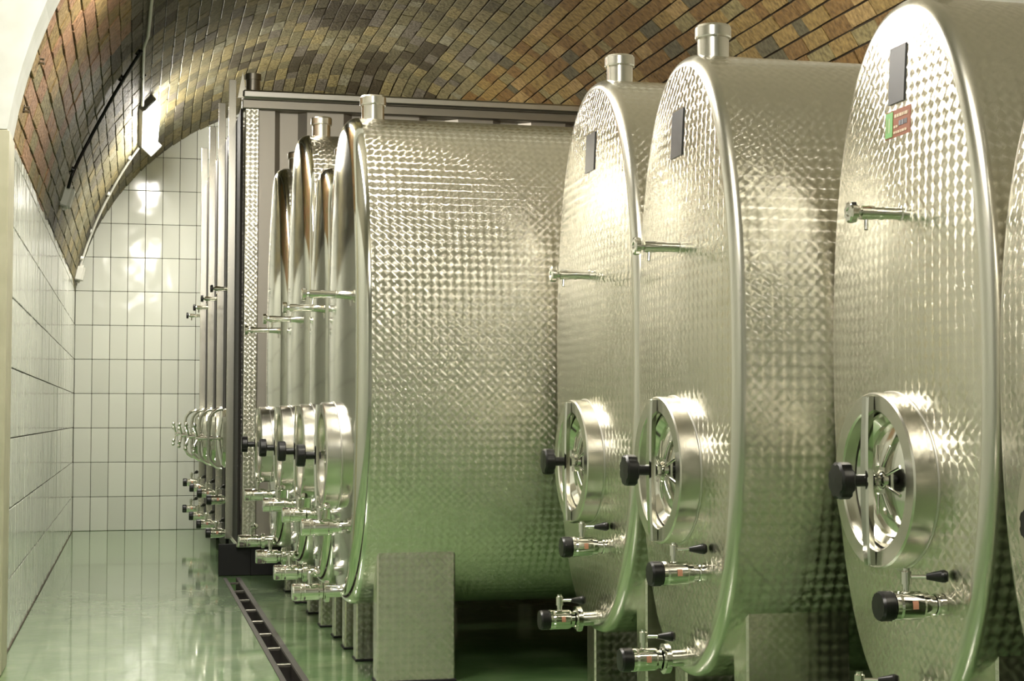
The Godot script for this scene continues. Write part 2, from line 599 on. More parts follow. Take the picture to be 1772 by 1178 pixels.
func build_vault() -> void:
	# mortar shell, 0.25 m thick
	var mb := MB.new()
	var na := 72
	var ds := []
	var d := ARCH_NEAR - 0.02
	while d < 13.5:
		ds.append(d)
		d += 0.6
	for k in 8:
		ds.append(lerpf(13.55, BACK + 0.02, k / 7.0))
	var a0 := deg_to_rad(-2)
	var a1 := deg_to_rad(182)
	for side in [0.007, 0.28]:
		var rows := []
		var uvs := []
		for dd in ds:
			var row := []
			var ur := []
			for k in na + 1:
				var an := lerpf(a0, a1, float(k) / na)
				row.append(vault_pt(an, dd, side))
				ur.append(Vector2(an, dd))
			rows.append(row)
			uvs.append(ur)
		mb.grid(rows, uvs, false, Vector3(0, 0.0, 1), v(VAULT_X, VAULT_Y, 10))
		if side < 0.1:
			for i in mb.n.size():
				mb.n[i] = -mb.n[i]
			for i in range(0, mb.ix.size(), 3):
				var s := mb.ix[i + 1]
				mb.ix[i + 1] = mb.ix[i + 2]
				mb.ix[i + 2] = s
	for i in ds.size() - 1:
		for an in [a0, a1]:
			mb.quad(vault_pt(an, ds[i], 0.012), vault_pt(an, ds[i + 1], 0.012), vault_pt(an, ds[i + 1], 0.28), vault_pt(an, ds[i], 0.28), Vector3.DOWN)
	for e in [[ds[0], Vector3(0, 0, 1)], [ds[ds.size() - 1], Vector3(0, 0, -1)]]:
		for k in na:
			var b0 := lerpf(a0, a1, float(k) / na)
			var b1 := lerpf(a0, a1, float(k + 1) / na)
			mb.quad(vault_pt(b0, e[0], 0.012), vault_pt(b1, e[0], 0.012), vault_pt(b1, e[0], 0.28), vault_pt(b0, e[0], 0.28), e[1])
	var o := put(mb, "ceiling", mat.mortar)
	struct(o, "brick barrel vault over the aisle")
	# bricks: courses run along the vault
	var course := 0.0965
	var step := course / VAULT_R
	var count := int((a1 - a0) / step)
	var spots := []
	for cidx in count:
		var an := a0 + (cidx + 0.5) * step
		var dd := ARCH_NEAR - hash01(cidx, 1) * 0.27
		var bi := 0
		while dd < BACK:
			var ln := 0.268 + (hash01(cidx, bi, 5) - 0.5) * 0.03
			if hash01(cidx, bi, 6) < 0.16:
				ln = 0.135
			var e0 := maxf(dd, ARCH_NEAR - 0.01)
			var e1 := minf(dd + ln - 0.008, BACK)
			if e1 - e0 > 0.04:
				# split long bricks where the vault bends so that they follow it
				spots.append([cidx, bi, an, e0, e1])
			dd += ln
			bi += 1
	# size in the picture
	var order := []
	for i in spots.size():
		var s = spots[i]
		var q := vault_pt(s[2], (s[3] + s[4]) / 2)
		var px := to_px(q)
		if not in_sight(px):
			continue
		var e1 := to_px(vault_pt(s[2], s[3]))
		var e2 := to_px(vault_pt(s[2], s[4]))
		var f1 := to_px(vault_pt(s[2] - step / 2, (s[3] + s[4]) / 2))
		var f2 := to_px(vault_pt(s[2] + step / 2, (s[3] + s[4]) / 2))
		var area := absf((e2.x - e1.x) * (f2.y - f1.y) - (e2.y - e1.y) * (f2.x - f1.x))
		order.append([area, i])
	order.sort_custom(func(a, b): return a[0] > b[0])
	var single := {}
	for k in mini(300, order.size()):
		single[order[k][1]] = true
	# shared brick shapes (unit box with softened lower edges)
	var shapes := []
	for k in 3:
		shapes.append(brick_shape(k).mesh(mat.brick_0))
	var mass := MB.new()
	for i in spots.size():
		var s = spots[i]
		var mid: float = (s[3] + s[4]) / 2
		var q := vault_pt(s[2], mid, 0.05 + (hash01(s[0], s[1], 21) - 0.5) * 0.006 - 0.004)
		var yaxis := (vault_pt(s[2], mid, 1.0) - vault_pt(s[2], mid)).normalized()
		var zaxis := (vault_pt(s[2], s[3]) - vault_pt(s[2], s[4])).normalized()
		var xaxis := yaxis.cross(zaxis).normalized()
		yaxis = zaxis.cross(xaxis)
		var b := Basis(xaxis, yaxis, zaxis)
		b = b * Basis(Vector3.UP, (hash01(s[0], s[1], 22) - 0.5) * 0.03) * Basis(Vector3.BACK, (hash01(s[0], s[1], 23) - 0.5) * 0.05) * Basis(Vector3.RIGHT, (hash01(s[0], s[1], 24) - 0.5) * 0.03)
		b = b * Basis.from_scale(Vector3(course - 0.006 - hash01(s[0], s[1], 25) * 0.006, 0.10, s[4] - s[3]))
		var ci := brick_colour(s, mid)
		var t := Transform3D(b, q)
		if single.has(i):
			inst(shapes[i % 3], mat["brick_%d" % ci], "brick", o, t)
		else:
			var col: Color = brick_colours[ci]
			mass.col = col.srgb_to_linear()
			add_shape(mass, shapes[i % 3], t)
	var mo := put(mass, "bricks", mat.brick_mass, o, true)
	mo.set_meta("kind", "stuff")

func brick_shape(k: int) -> MB:
	var mb := MB.new()
	var c := []
	for sx in [-1, 1]:
		for sz in [-1, 1]:
			var j := (hash01(k, sx + 3, sz + 5) - 0.5) * 0.06
			c.append(Vector3(sx * (0.5 - absf(j) * 0.6), -0.5 + j * 0.6, sz * (0.5 - absf(j) * 0.25)))
	# face with worn edges
	var f := []
	var t := []
	for q in c:
		f.append(Vector3(q.x * 0.965, q.y, q.z * 0.985))
		t.append(Vector3(q.x, q.y + 0.035, q.z))
	var u := []
	for q in c:
		u.append(Vector3(q.x, 0.5, q.z))
	mb.quad(f[0], f[1], f[3], f[2], Vector3.DOWN)
	var ring := [0, 1, 3, 2]
	for i in 4:
		var a: int = ring[i]
		var b: int = ring[(i + 1) % 4]
		var nn: Vector3 = ((c[a] + c[b]) * Vector3(1, 0, 1)).normalized()
		mb.quad(f[a], f[b], t[b], t[a], (nn + Vector3.DOWN).normalized())
		mb.quad(t[a], t[b], u[b], u[a], nn)
	return mb

func add_shape(mb: MB, m: ArrayMesh, t: Transform3D) -> void:
	var arr := m.surface_get_arrays(0)
	var i0 := mb.p.size()
	var nb := t.basis.inverse().transposed()
	var pp: PackedVector3Array = arr[Mesh.ARRAY_VERTEX]
	var nn: PackedVector3Array = arr[Mesh.ARRAY_NORMAL]
	for k in pp.size():
		mb.vert(t * pp[k], (nb * nn[k]).normalized(), Vector2.ZERO)
	var ii: PackedInt32Array = arr[Mesh.ARRAY_INDEX]
	for k in ii:
		mb.ix.append(i0 + k)

func brick_colour(s: Array, mid: float) -> int:
	var h := hash01(s[0], s[1], 31)
	var deg := rad_to_deg(s[2])
	var soot := hash01(int(s[0] / 3.0), int(mid * 1.3), 17)
	if deg > 140.0 and mid < 9.3:        # warm pink and ochre bricks low on the left, partly light painted in
		return [8, 10, 5, 4, 10, 8, 2, 5][int(h * 7.99)]
	if deg < 62.0:                       # ochre bricks on the right haunch, tint partly painted from the light
		return [4, 6, 4, 3, 2, 6, 6, 6, 5, 4][int(h * 9.99)]
	if soot < 0.16:
		return [9, 3, 7, 9][int(h * 3.99)]
	return [0, 1, 2, 3, 0, 1, 11, 7, 2, 1, 0, 1][int(h * 11.99)]

func build_arch() -> void:
	# white plastered transverse arch on a painted pier
	var d0 := 6.48
	var d1 := ARCH_NEAR
	var pb := MB.new()
	slab(pb, -1.25, -0.487, 0, 2.13, d0, d1, 0.006)
	slab(pb, 3.9, 4.5, 0, 2.13, d0, d1, 0.006)
	var p := put(pb, "wall_front", mat.pier_paint)
	struct(p, "cream painted pier under the white arch")
	var mb := MB.new()
	var n := 48
	var ri := 2.22
	var inner := []
	var outer := []
	var an0 := PI - asin((2.13 - VAULT_Y) / ri)
	for k in n + 1:
		var an := lerpf(an0, PI - an0, float(k) / n)
		var q := Vector2(VAULT_X + ri * cos(an), VAULT_Y + ri * sin(an))
		inner.append(q)
		outer.append(Vector2(q.x, 4.6))
	inner.insert(0, Vector2(-1.25, 2.13)); outer.insert(0, Vector2(-1.25, 4.6))
	inner.append(Vector2(4.5, 2.13)); outer.append(Vector2(4.5, 4.6))
	for k in inner.size() - 1:
		var a: Vector2 = inner[k]
		var b: Vector2 = inner[k + 1]
		var e: Vector2 = outer[k]
		var f: Vector2 = outer[k + 1]
		mb.quad(v(a.x, a.y, d0), v(b.x, b.y, d0), v(f.x, f.y, d0), v(e.x, e.y, d0), Vector3(0, 0, 1))
		mb.quad(v(a.x, a.y, d1), v(b.x, b.y, d1), v(f.x, f.y, d1), v(e.x, e.y, d1), Vector3(0, 0, -1))
		var m := (a + b) / 2
		mb.quad(v(a.x, a.y, d0), v(b.x, b.y, d0), v(b.x, b.y, d1), v(a.x, a.y, d1), Vector3(VAULT_X - m.x, VAULT_Y - m.y, 0).normalized() if k > 0 and k < inner.size() - 2 else Vector3.DOWN)
	var o := put(mb, "trim_1", mat.plaster)
	struct(o, "white plastered arch across the vault")

func build_near_bay() -> void:
	var mb := MB.new()
	slab(mb, -1.3, -1.1, 0, 2.6, -3.0, 6.48)
	struct(put(mb, "wall_entrance_left", mat.plaster), "white wall on the left near the entrance")
	mb = MB.new()
	slab(mb, -1.3, 4.6, 0, 4.8, -3.3, -3.0)
	struct(put(mb, "wall_entrance", mat.plaster), "white wall at the entrance end")
	mb = MB.new()
	slab(mb, 4.35, 4.6, 0, 2.6, -3.0, 6.48)
	slab(mb, 3.95, 4.4, 0, 2.0, ARCH_NEAR, BACK + 0.3)
	struct(put(mb, "wall_right", mat.plaster), "plastered wall behind the tanks on the right")
	# vault over the near bay, a little wider
	mb = MB.new()
	for side in [0.0, 0.25]:
		var rows := []
		var uvs := []
		for dd in [-3.0, 0.0, 3.0, 6.48]:
			var row := []
			var ur := []
			for k in 49:
				var an := lerpf(0.1, PI - 0.1, k / 48.0)
				row.append(v(1.62 + (2.85 + side) * cos(an), 1.9 + (2.3 + side) * sin(an), dd))
				ur.append(Vector2(an, dd))
			rows.append(row)
			uvs.append(ur)
		mb.grid(rows, uvs, false, Vector3(0, 0, 1), v(1.62, 1.5, 3))
		if side == 0.0:
			for i in mb.n.size():
				mb.n[i] = -mb.n[i]
			for i in range(0, mb.ix.size(), 3):
				var s := mb.ix[i + 1]
				mb.ix[i + 1] = mb.ix[i + 2]
				mb.ix[i + 2] = s
	struct(put(mb, "ceiling_entrance", mat.limewash), "limewashed vault over the entrance bay")

# ------------------------------------------------------------------ lamps
func lamp(d0: float, d1: float, label: String, category: String, turned := 1.0) -> void:
	var mid := (d0 + d1) / 2
	var an := deg_to_rad(137.0)
	var onv := vault_pt(an, mid)
	var t := thing("fluorescent_lamp", label, category, onv, "fluorescent lamps along the vault")
	# local frame: y out of the vault surface into the room
	var inward := -(vault_pt(an, mid, 1.0) - onv).normalized()
	var zax := Vector3(0, 0, 1)
	var xax := inward.cross(zax).normalized()
	t.basis = Basis(xax * turned, inward, zax * turned)
	var ln := d1 - d0
	var mb := MB.new()
	mb.box(Vector3(0, 0.026, 0), Vector3(0.14, 0.052, ln - 0.06), 0.008)
	put(mb, "housing", mat.lamp_housing, t)
	# diffuser: rounded trough
	mb = MB.new()
	var prof := []
	for k in 13:
		var a := PI * k / 12.0
		prof.append(Vector2(cos(a) * 0.066, 0.05 + pow(sin(a), 0.8) * 0.085))
	var rows := []
	var uvs := []
	for e in [-1.0, 1.0]:
		for w in ([0.9, 1.0] if e < 0 else [1.0, 0.55]):
			var zz: float = e * (ln / 2 - (0.035 if w < 1.0 else 0.085))
			if e < 0:
				zz = -(ln / 2 - 0.026) if w < 1.0 else -(ln / 2 - 0.06)
			var row := []
			var ur := []
			for q in prof:
				row.append(Vector3(q.x * w, 0.05 + (q.y - 0.05) * w, zz))
				ur.append(Vector2(q.x, zz))
			rows.append(row)
			uvs.append(ur)
	mb.grid(rows, uvs, false, Vector3(0, 0, 1), Vector3(0, 0.04, 0))
	put(mb, "diffuser_tube", mat.lamp_diffuser, t)
	mb = MB.new()
	mb.box(Vector3(0, 0.03, ln / 2 - 0.02), Vector3(0.13, 0.06, 0.03), 0.01)
	put(mb, "end_cap", mat.lamp_housing, t)
	mb = MB.new()
	mb.box(Vector3(0, 0.078, -ln / 2 + 0.015), Vector3(0.136, 0.15, 0.02), 0.006)
	put(mb, "end_plate", mat.lamp_housing, t)
	var al := AreaLight3D.new()
	al.name = "lamp_light"
	al.area_size = Vector2(0.10, ln - 0.16)
	al.light_energy = 1.8
	al.light_color = Color(1.0, 0.978, 0.935)
	al.shadow_enabled = true
	al.area_range = 30.0
	al.basis = Basis(Vector3(1, 0, 0), Vector3(0, 0, 1), Vector3(0, -1, 0))
	al.position = Vector3(0, 0.139, 0)
	t.add_child(al)

# ------------------------------------------------------------------ round tanks
func oval(t: float, hw: float, hh: float) -> Vector2:
	var e := 2.0 / 2.25
	var c := cos(t)
	var s := sin(t)
	return Vector2(hw * signf(c) * pow(absf(c), e), hh * signf(s) * pow(absf(s), e))

const NA := 128

func tank(q: Dictionary) -> Node3D:
	# q: x, d, cy, hw, hh, len, k (knuckle), dome, face, body, label, ...
	var t := thing("wine_tank", q.label, "tank", v(q.x, 0, q.d), "oval stainless steel wine tanks")
	var cy: float = q.cy
	var hw: float = q.hw
	var hh: float = q.hh
	var ln: float = q.len
	var kn: float = q.k
	var kw: float = kn / hw
	# body
	var ring := []
	var arc := [0.0]
	for i in NA + 1:
		var o := oval(TAU * i / NA, hw, hh)
		ring.append(Vector3(0, cy + o.y, o.x))
		if i > 0:
			arc.append(arc[i - 1] + ring[i].distance_to(ring[i - 1]))
	var rows := []
	var uvs := []
	for xx in [0.0, ln * 0.5, ln]:
		var row := []
		var ur := []
		for i in NA + 1:
			row.append(ring[i] + Vector3(xx, 0, 0))
			ur.append(Vector2(xx / SWIRL, arc[i] / SWIRL))
		rows.append(row)
		uvs.append(ur)
	var mb := MB.new()
	mb.grid(rows, uvs, true, Vector3(1, 0, 0), Vector3(0, cy, 0))
	# rear end
	var rr := []
	var ru := []
	for s in [1.0, 0.0]:
		var row := []
		var ur := []
		for i in NA + 1:
			row.append(Vector3(ln, cy + (ring[i].y - cy) * s, ring[i].z * s))
			ur.append(Vector2(ring[i].z * s / SWIRL, ring[i].y * s / SWIRL))
		rr.append(row)
		ru.append(ur)
	mb.grid(rr, ru, true, Vector3(1, 0, 0))
	put(mb, "body", mat[q.body], t)
	# rounded rim
	rows = []
	uvs = []
	for j in 11:
		var th := PI / 2 * j / 10.0
		var s := 1.0 - kw * (1.0 - cos(th))
		var sy := 1.0 - kn / hh * (1.0 - cos(th))
		var row := []
		var ur := []
		for i in NA + 1:
			row.append(Vector3(-kn * sin(th), cy + (ring[i].y - cy) * sy, ring[i].z * s))
			ur.append(Vector2(th * kn, arc[i]) / SWIRL)
		rows.append(row)
		uvs.append(ur)
	mb = MB.new()
	mb.grid(rows, uvs, true, Vector3(-0.5, 0, 0), Vector3(0.12, cy, 0))
	fix_rim(mb, cy)
	put(mb, "rim", mat[q.rim], t)
	# dished face
	rows = []
	uvs = []
	for j in 13:
		var w := 1.0 - j / 12.0
		var s2 := (1.0 - kw) * w
		var sy2 := (1.0 - kn / hh) * w
		var row := []
		var ur := []
		for i in NA + 1:
			var yy: float = (ring[i].y - cy) * sy2
			row.append(Vector3(-kn - q.dome * (1.0 - w * w), cy + yy, ring[i].z * s2))
			ur.append(Vector2(ring[i].z * s2, yy) / SWIRL)
		rows.append(row)
		uvs.append(ur)
	mb = MB.new()
	mb.grid(rows, uvs, true, Vector3(-1, 0, 0))
	put(mb, "face", mat[q.face], t)
	# legs
	var lz := hw * 0.70
	var ltop := cy - hh * pow(1.0 - pow(lz / hw, 2.25), 1.0 / 2.25) + 0.012
	for xx in [0.045, ln - 0.4]:
		for s in [1.0, -1.0]:
			mb = MB.new()
			mb.box(Vector3(xx + 0.15, ltop / 2, s * (lz - 0.05)), Vector3(0.30, ltop, 0.10), 0.006, 1.0 / SWIRL)
			var lg := put(mb, "leg", mat.swirl_steel_fine, t)
			mb = MB.new()
			mb.box(Vector3(xx + 0.15, 0.005, s * (lz - 0.05)), Vector3(0.31, 0.01, 0.11), 0.002)
			put(mb, "foot_plate", mat.black_rubber, lg)
	# filling neck with cap
	var nx: float = q.get("neck_x", 0.07)
	var top := cy + hh
	mb = MB.new()
	mb.lathe(Vector3(nx, top - 0.03, 0), Vector3.UP, [Vector2(0, 0.046), Vector2(0.095, 0.046)], 32)
	var nk := put(mb, "neck", mat.satin_steel, t)
	mb = MB.new()
	var ch: float = top - 0.03 + 0.088
	mb.lathe(Vector3(nx, ch, 0), Vector3.UP, [Vector2(0, 0.045), Vector2(0, 0.052), Vector2(0.004, 0.053), Vector2(0.031, 0.053), Vector2(0.038, 0.049), Vector2(0.041, 0.0)], 32)
	put(mb, "cap", mat.satin_steel, nk)
	var fx: float = -kn - q.dome
	manway(t, Vector3(fx + q.get("man_in", 0.012), q.get("man_y", 0.85), 0), q)
	var side: float = q.get("side", 1.0)
	var mdz: float = q.get("valve_dz", 0.19)
	ball_valve(t, Vector3(face_x(q, 0.575, mdz), 0.575, mdz), q, false)
	ball_valve(t, Vector3(face_x(q, 0.315, 0.0) - 0.005, 0.315, 0.0), q, true)
	tap(t, Vector3(face_x(q, 1.485, 0.05), q.get("tap_y", 1.485), 0.05), q)
	return t

# x of the face at a height and offset
func face_x(q: Dictionary, y: float, z: float) -> float:
	var kn: float = q.k
	var r := pow(pow(absf(z) / (q.hw - kn), 2.25) + pow(absf(y - q.cy) / (q.hh - kn), 2.25), 1.0 / 2.25)
	return -kn - q.dome * (1.0 - minf(r, 1.0) * minf(r, 1.0)) + 0.004

# point the rim normals outwards and forwards
func fix_rim(mb: MB, cy: float) -> void:
	for i in mb.p.size():
		var r := mb.p[i] - Vector3(0, cy, 0)
		var ref := Vector3(-0.3, r.y, r.z)
		if mb.n[i].dot(ref) < 0.0:
			mb.n[i] = -mb.n[i]
	for k in range(0, mb.ix.size(), 3):
		var a := mb.ix[k]
		var b := mb.ix[k + 1]
		var c := mb.ix[k + 2]
		var g := (mb.p[b] - mb.p[a]).cross(mb.p[c] - mb.p[a])
		if g.dot(mb.n[a] + mb.n[b] + mb.n[c]) > 0.0:
			mb.ix[k + 1] = c
			mb.ix[k + 2] = b

func manway(t: Node3D, at: Vector3, q: Dictionary) -> void:
	var out := Vector3.LEFT
	var dp: float = q.get("man_depth", 0.075)
	var r := 0.21
	var ri := 0.165
	# collar: outer wall, front ring, inner wall
	var mb := MB.new()
	mb.lathe(at, out, [Vector2(-0.03, r), Vector2(dp - 0.004, r), Vector2(dp, r - 0.004), Vector2(dp, ri + 0.004)], 64)
	lathe_in(mb, at, out, [Vector2(dp, ri + 0.004), Vector2(dp - 0.004, ri), Vector2(0.0, ri)], 64)
	var c := put(mb, "manway", mat.satin_steel, t)
	# weld bead where the collar meets the face
	mb = MB.new()
	var bead := []
	for k in 65:
		var an := TAU * k / 64
		var yy := at.y + cos(an) * (r + 0.001)
		var zz := at.z + sin(an) * (r + 0.001)
		bead.append(Vector3(face_x(q, yy, zz) - 0.004, yy, zz))
	mb.tube(bead, 0.0035, 6, false)
	put(mb, "weld_bead", mat.rolled_steel, c)
	# pressed door with boss
	mb = MB.new()
	var y0 := dp - 0.035
	mb.lathe(at, out, [Vector2(y0 - 0.03, ri), Vector2(y0, ri - 0.004), Vector2(y0 + 0.004, ri - 0.014), Vector2(y0 - 0.012, ri - 0.03)], 64)
	dish(mb, at + out * (y0 - 0.012), out, ri - 0.03, 0.028)
	put(mb, "door", mat.mirror_steel, c)
	for k in 8:
		mb = MB.new()
		var an := TAU * (k + 0.5) / 8
		var dv := Vector3(0, sin(an), cos(an))
		mb.tube([at + out * (y0 + 0.014) + dv * 0.035, at + out * (y0 + 0.010) + dv * 0.06, at + out * (y0 + 0.003) + dv * 0.088], 0.005, 8)
		put(mb, "pressed_rib", mat.mirror_steel, c)
	mb = MB.new()
	mb.lathe(at, out, [Vector2(y0, 0.024), Vector2(y0 + 0.018, 0.024), Vector2(y0 + 0.022, 0.018), Vector2(y0 + 0.034, 0.018), Vector2(y0 + 0.040, 0.009), Vector2(y0 + 0.042, 0.0)], 24)
	put(mb, "boss", mat.chrome, c)
	# clamp bar, bowed outwards
	mb = MB.new()
	var pf := [Vector2(0, -0.019), Vector2(0.013, -0.019), Vector2(0.018, -0.014), Vector2(0.018, 0.014), Vector2(0.013, 0.019), Vector2(0, 0.019)]
	for e in pf.size():
		var a: Vector2 = pf[e]
		var b: Vector2 = pf[(e + 1) % pf.size()]
		var ra := []
		var rb := []
		var ua := []
		for k in 17:
			var u := k / 16.0 * 2.0 - 1.0
			var bow := dp + 0.001 + 0.006 * (1.0 - u * u)
			var tp := 1.0 - 0.25 * absf(u)
			ra.append(at + Vector3(-(bow + a.x), u * (r - 0.010), a.y * tp))
			rb.append(at + Vector3(-(bow + b.x), u * (r - 0.010), b.y * tp))
			ua.append(Vector2(u, 0))
		var nd := Vector3(-(b.y - a.y), 0, -(a.x - b.x))
		if nd.dot(Vector3(-((a.x + b.x) / 2 - 0.015), 0, (a.y + b.y) / 2)) < 0.0:
			nd = -nd
		mb.grid([ra, rb], [ua, ua], false, nd)
	for u in [-1.0, 1.0]:
		mb.box(at + Vector3(-(dp + 0.010), u * (r - 0.011), 0), Vector3(0.016, 0.004, 0.027), 0.001)
	put(mb, "clamp_bar", mat.chrome, c)
	# threaded shaft and black star knob
	mb = MB.new()
	var kx := dp + 0.03
	mb.lathe(at, out, [Vector2(kx - 0.03, 0.015), Vector2(kx + 0.035, 0.015)], 20)
	mb.lathe(at, out, [Vector2(kx + 0.032, 0.0), Vector2(kx + 0.032, 0.042), Vector2(kx + 0.036, 0.045), Vector2(kx + 0.060, 0.045), Vector2(kx + 0.066, 0.040), Vector2(kx + 0.068, 0.0)], 56, 8, 0.10)
	put(mb, "knob", mat.black_plastic, c)

func lathe_in(mb: MB, at: Vector3, axis: Vector3, prof: Array, segs: int) -> void:
	# like lathe, seen from the inside
	var t := MB.new()
	t.lathe(at, axis, prof, segs)
	for i in t.n.size():
		var w := t.p[i] - at
		var rad := w - axis * w.dot(axis)
		if t.n[i].dot(rad) > 0.0:
			t.n[i] = t.n[i] - 2.0 * rad.normalized() * t.n[i].dot(rad.normalized())
	var i0 := mb.p.size()
	for i in t.p.size():
		mb.vert(t.p[i], t.n[i], t.uv[i])
	for k in range(0, t.ix.size(), 3):
		mb.tri_i(i0 + t.ix[k], i0 + t.ix[k + 1], i0 + t.ix[k + 2])

func dish(mb: MB, at: Vector3, axis: Vector3, r: float, h: float) -> void:
	var u := axis.cross(Vector3.UP).normalized()
	var w := axis.cross(u)
	var rows := []
	var uvs := []
	for j in 9:
		var s := 1.0 - j / 8.0
		var row := []
		var ur := []
		for k in 49:
			var an := TAU * k / 48
			row.append(at + axis * h * (1.0 - s * s) + (u * cos(an) + w * sin(an)) * r * s)
			ur.append(Vector2(cos(an), sin(an)) * s)
		rows.append(row)
		uvs.append(ur)
	mb.grid(rows, uvs, true, axis)

func ball_valve(t: Node3D, at: Vector3, q: Dictionary, low: bool) -> void:
	var out := Vector3.LEFT
	var s := 1.0
	var o := 0.0
	var mb := MB.new()
	if low:
		# outlet pipe and union nut
		mb.lathe(at, out, [Vector2(-0.06, 0.024), Vector2(0.055, 0.024)], 24)
		o = 0.03
		mb.lathe(at, out, [Vector2(o + 0.012, 0.026), Vector2(o + 0.012, 0.043), Vector2(o + 0.028, 0.043), Vector2(o + 0.030, 0.033), Vector2(o + 0.034, 0.033)], 24)
	else:
		mb.lathe(at, out, [Vector2(-0.02, 0.0245), Vector2(0.008, 0.0245), Vector2(0.008, 0.022), Vector2(0.045, 0.022)], 24)
		mb.lathe(at, out, [Vector2(0.012, 0.0), Vector2(0.012, 0.026), Vector2(0.015, 0.026), Vector2(0.018, 0.024)], 24)
	mb.lathe(at, out, [Vector2(o + 0.036, 0.022), Vector2(o + 0.036, 0.029), Vector2(o + 0.050, 0.029), Vector2(o + 0.050, 0.032)], 6 if low else 24)
	mb.lathe(at, out, [Vector2(o + 0.050, 0.032), Vector2(o + 0.055, 0.033), Vector2(o + 0.105, 0.033), Vector2(o + 0.112, 0.031), Vector2(o + 0.112, 0.034), Vector2(o + 0.122, 0.034), Vector2(o + 0.124, 0.028)], 28)
	var b := put(mb, "ball_valve", mat.chrome, t)
	var capm: StandardMaterial3D = mat[q.get("cap", "black_plastic")]
	mb = MB.new()
	mb.lathe(at, out, [Vector2(o + 0.122, 0.030), Vector2(o + 0.126, 0.034), Vector2(o + 0.150, 0.034), Vector2(o + 0.156, 0.031), Vector2(o + 0.157, 0.0)], 48, 0 if q.get("cap", "") == "chrome" else 16, 0.05)
	put(mb, "screw_cap", capm, b)
	# print patch on the body
	if q.get("cap", "") != "chrome":
		mb = MB.new()
		var pa := []
		for k in 5:
			var an := -0.35 + 0.14 * k
			pa.append(Vector3(0, sin(an + 0.2) * 0.0336, cos(an + 0.2) * 0.0336))
		for k in 4:
			mb.quad(at + out * (o + 0.072) + pa[k], at + out * (o + 0.086) + pa[k], at + out * (o + 0.086) + pa[k + 1], at + out * (o + 0.072) + pa[k + 1], (pa[k] + pa[k + 1]).normalized())
		put(mb, "print", mat.red_print, b)
	# stem and lever
	mb = MB.new()
	var sp := at + out * (o + 0.085) + Vector3(0, 0.028, 0)
	mb.lathe(sp, Vector3.UP, [Vector2(0, 0.009), Vector2(0.020, 0.009), Vector2(0.020, 0.0125), Vector2(0.048, 0.0125), Vector2(0.051, 0.008), Vector2(0.056, 0.008), Vector2(0.056, 0.0)], 16)
	put(mb, "stem", mat.chrome, b)
	mb = MB.new()
	var dirv: Vector3 = q.get("lever", Vector3(0.8, 0.06, 0.6))
	dirv = dirv.normalized()
	var l0 := sp + Vector3(0, 0.036, 0)
	mb.lathe(l0, dirv, [Vector2(0.008, 0.005), Vector2(0.055, 0.005)], 12)
	put(mb, "lever", mat.chrome, b)
	mb = MB.new()
	mb.lathe(l0, dirv, [Vector2(0.045, 0.0), Vector2(0.045, 0.007), Vector2(0.080, 0.0145), Vector2(0.086, 0.0145), Vector2(0.092, 0.011), Vector2(0.093, 0.0)], 20)
	put(mb, "grip", mat[q.get("grip", "black_plastic")], b)

func tap(t: Node3D, at: Vector3, q: Dictionary) -> void:
	var out := Vector3.LEFT
	var mb := MB.new()
	mb.lathe(at, out, [Vector2(-0.01, 0.020), Vector2(0.004, 0.019), Vector2(0.006, 0.0145), Vector2(0.05, 0.0145), Vector2(0.05, 0.0165), Vector2(0.056, 0.0165), Vector2(0.056, 0.015), Vector2(0.075, 0.015)], 20)
	mb.lathe(at, out, [Vector2(0.075, 0.009), Vector2(0.075, 0.0185), Vector2(0.108, 0.0185), Vector2(0.110, 0.012), Vector2(0.122, 0.010)], 6)
	var b := put(mb, "sampling_tap", mat.chrome, t)
	mb = MB.new()
	mb.lathe(at, out, [Vector2(0.120, 0.0), Vector2(0.120, 0.023), Vector2(0.123, 0.026), Vector2(0.136, 0.026), Vector2(0.139, 0.022), Vector2(0.139, 0.012), Vector2(0.136, 0.010), Vector2(0.136, 0.0)], 48, 8, 0.12)
	put(mb, "hand_wheel", mat[q.get("wheel", "chrome")], b)
	mb = MB.new()
	mb.lathe(at + out * 0.092, Vector3(-0.1, -1, 0.15), [Vector2(0.010, 0.0052), Vector2(0.042, 0.0052), Vector2(0.042, 0.003)], 12)
	put(mb, "spout", mat.chrome, b)

func plate(t: Node3D, q: Dictionary, y0: float, y1: float, z0: float, z1: float, m: Material, called: String, lift := 0.004) -> MeshInstance3D:
	# thin plate lying on the face
	var mb := MB.new()
	var xs := []
	for c in [[y0, z0], [y0, z1], [y1, z1], [y1, z0]]:
		xs.append(Vector3(face_x(q, c[0], c[1]) - 0.004 - lift, c[0], c[1]))
	var nn: Vector3 = (xs[1] - xs[0]).cross(xs[3] - xs[0]).normalized()
	if nn.x > 0.0:
		nn = -nn
	mb.quad(xs[0], xs[1], xs[2], xs[3], nn)
	for k in 4:
		var a: Vector3 = xs[k]
		var b: Vector3 = xs[(k + 1) % 4]
		var inn := Vector3(lift + 0.002, 0, 0)
		var en: Vector3 = ((a + b) / 2 - (xs[0] + xs[2]) / 2).normalized()
		mb.quad(a, b, b + inn, a + inn, en)
	return put(mb, called, m, t)

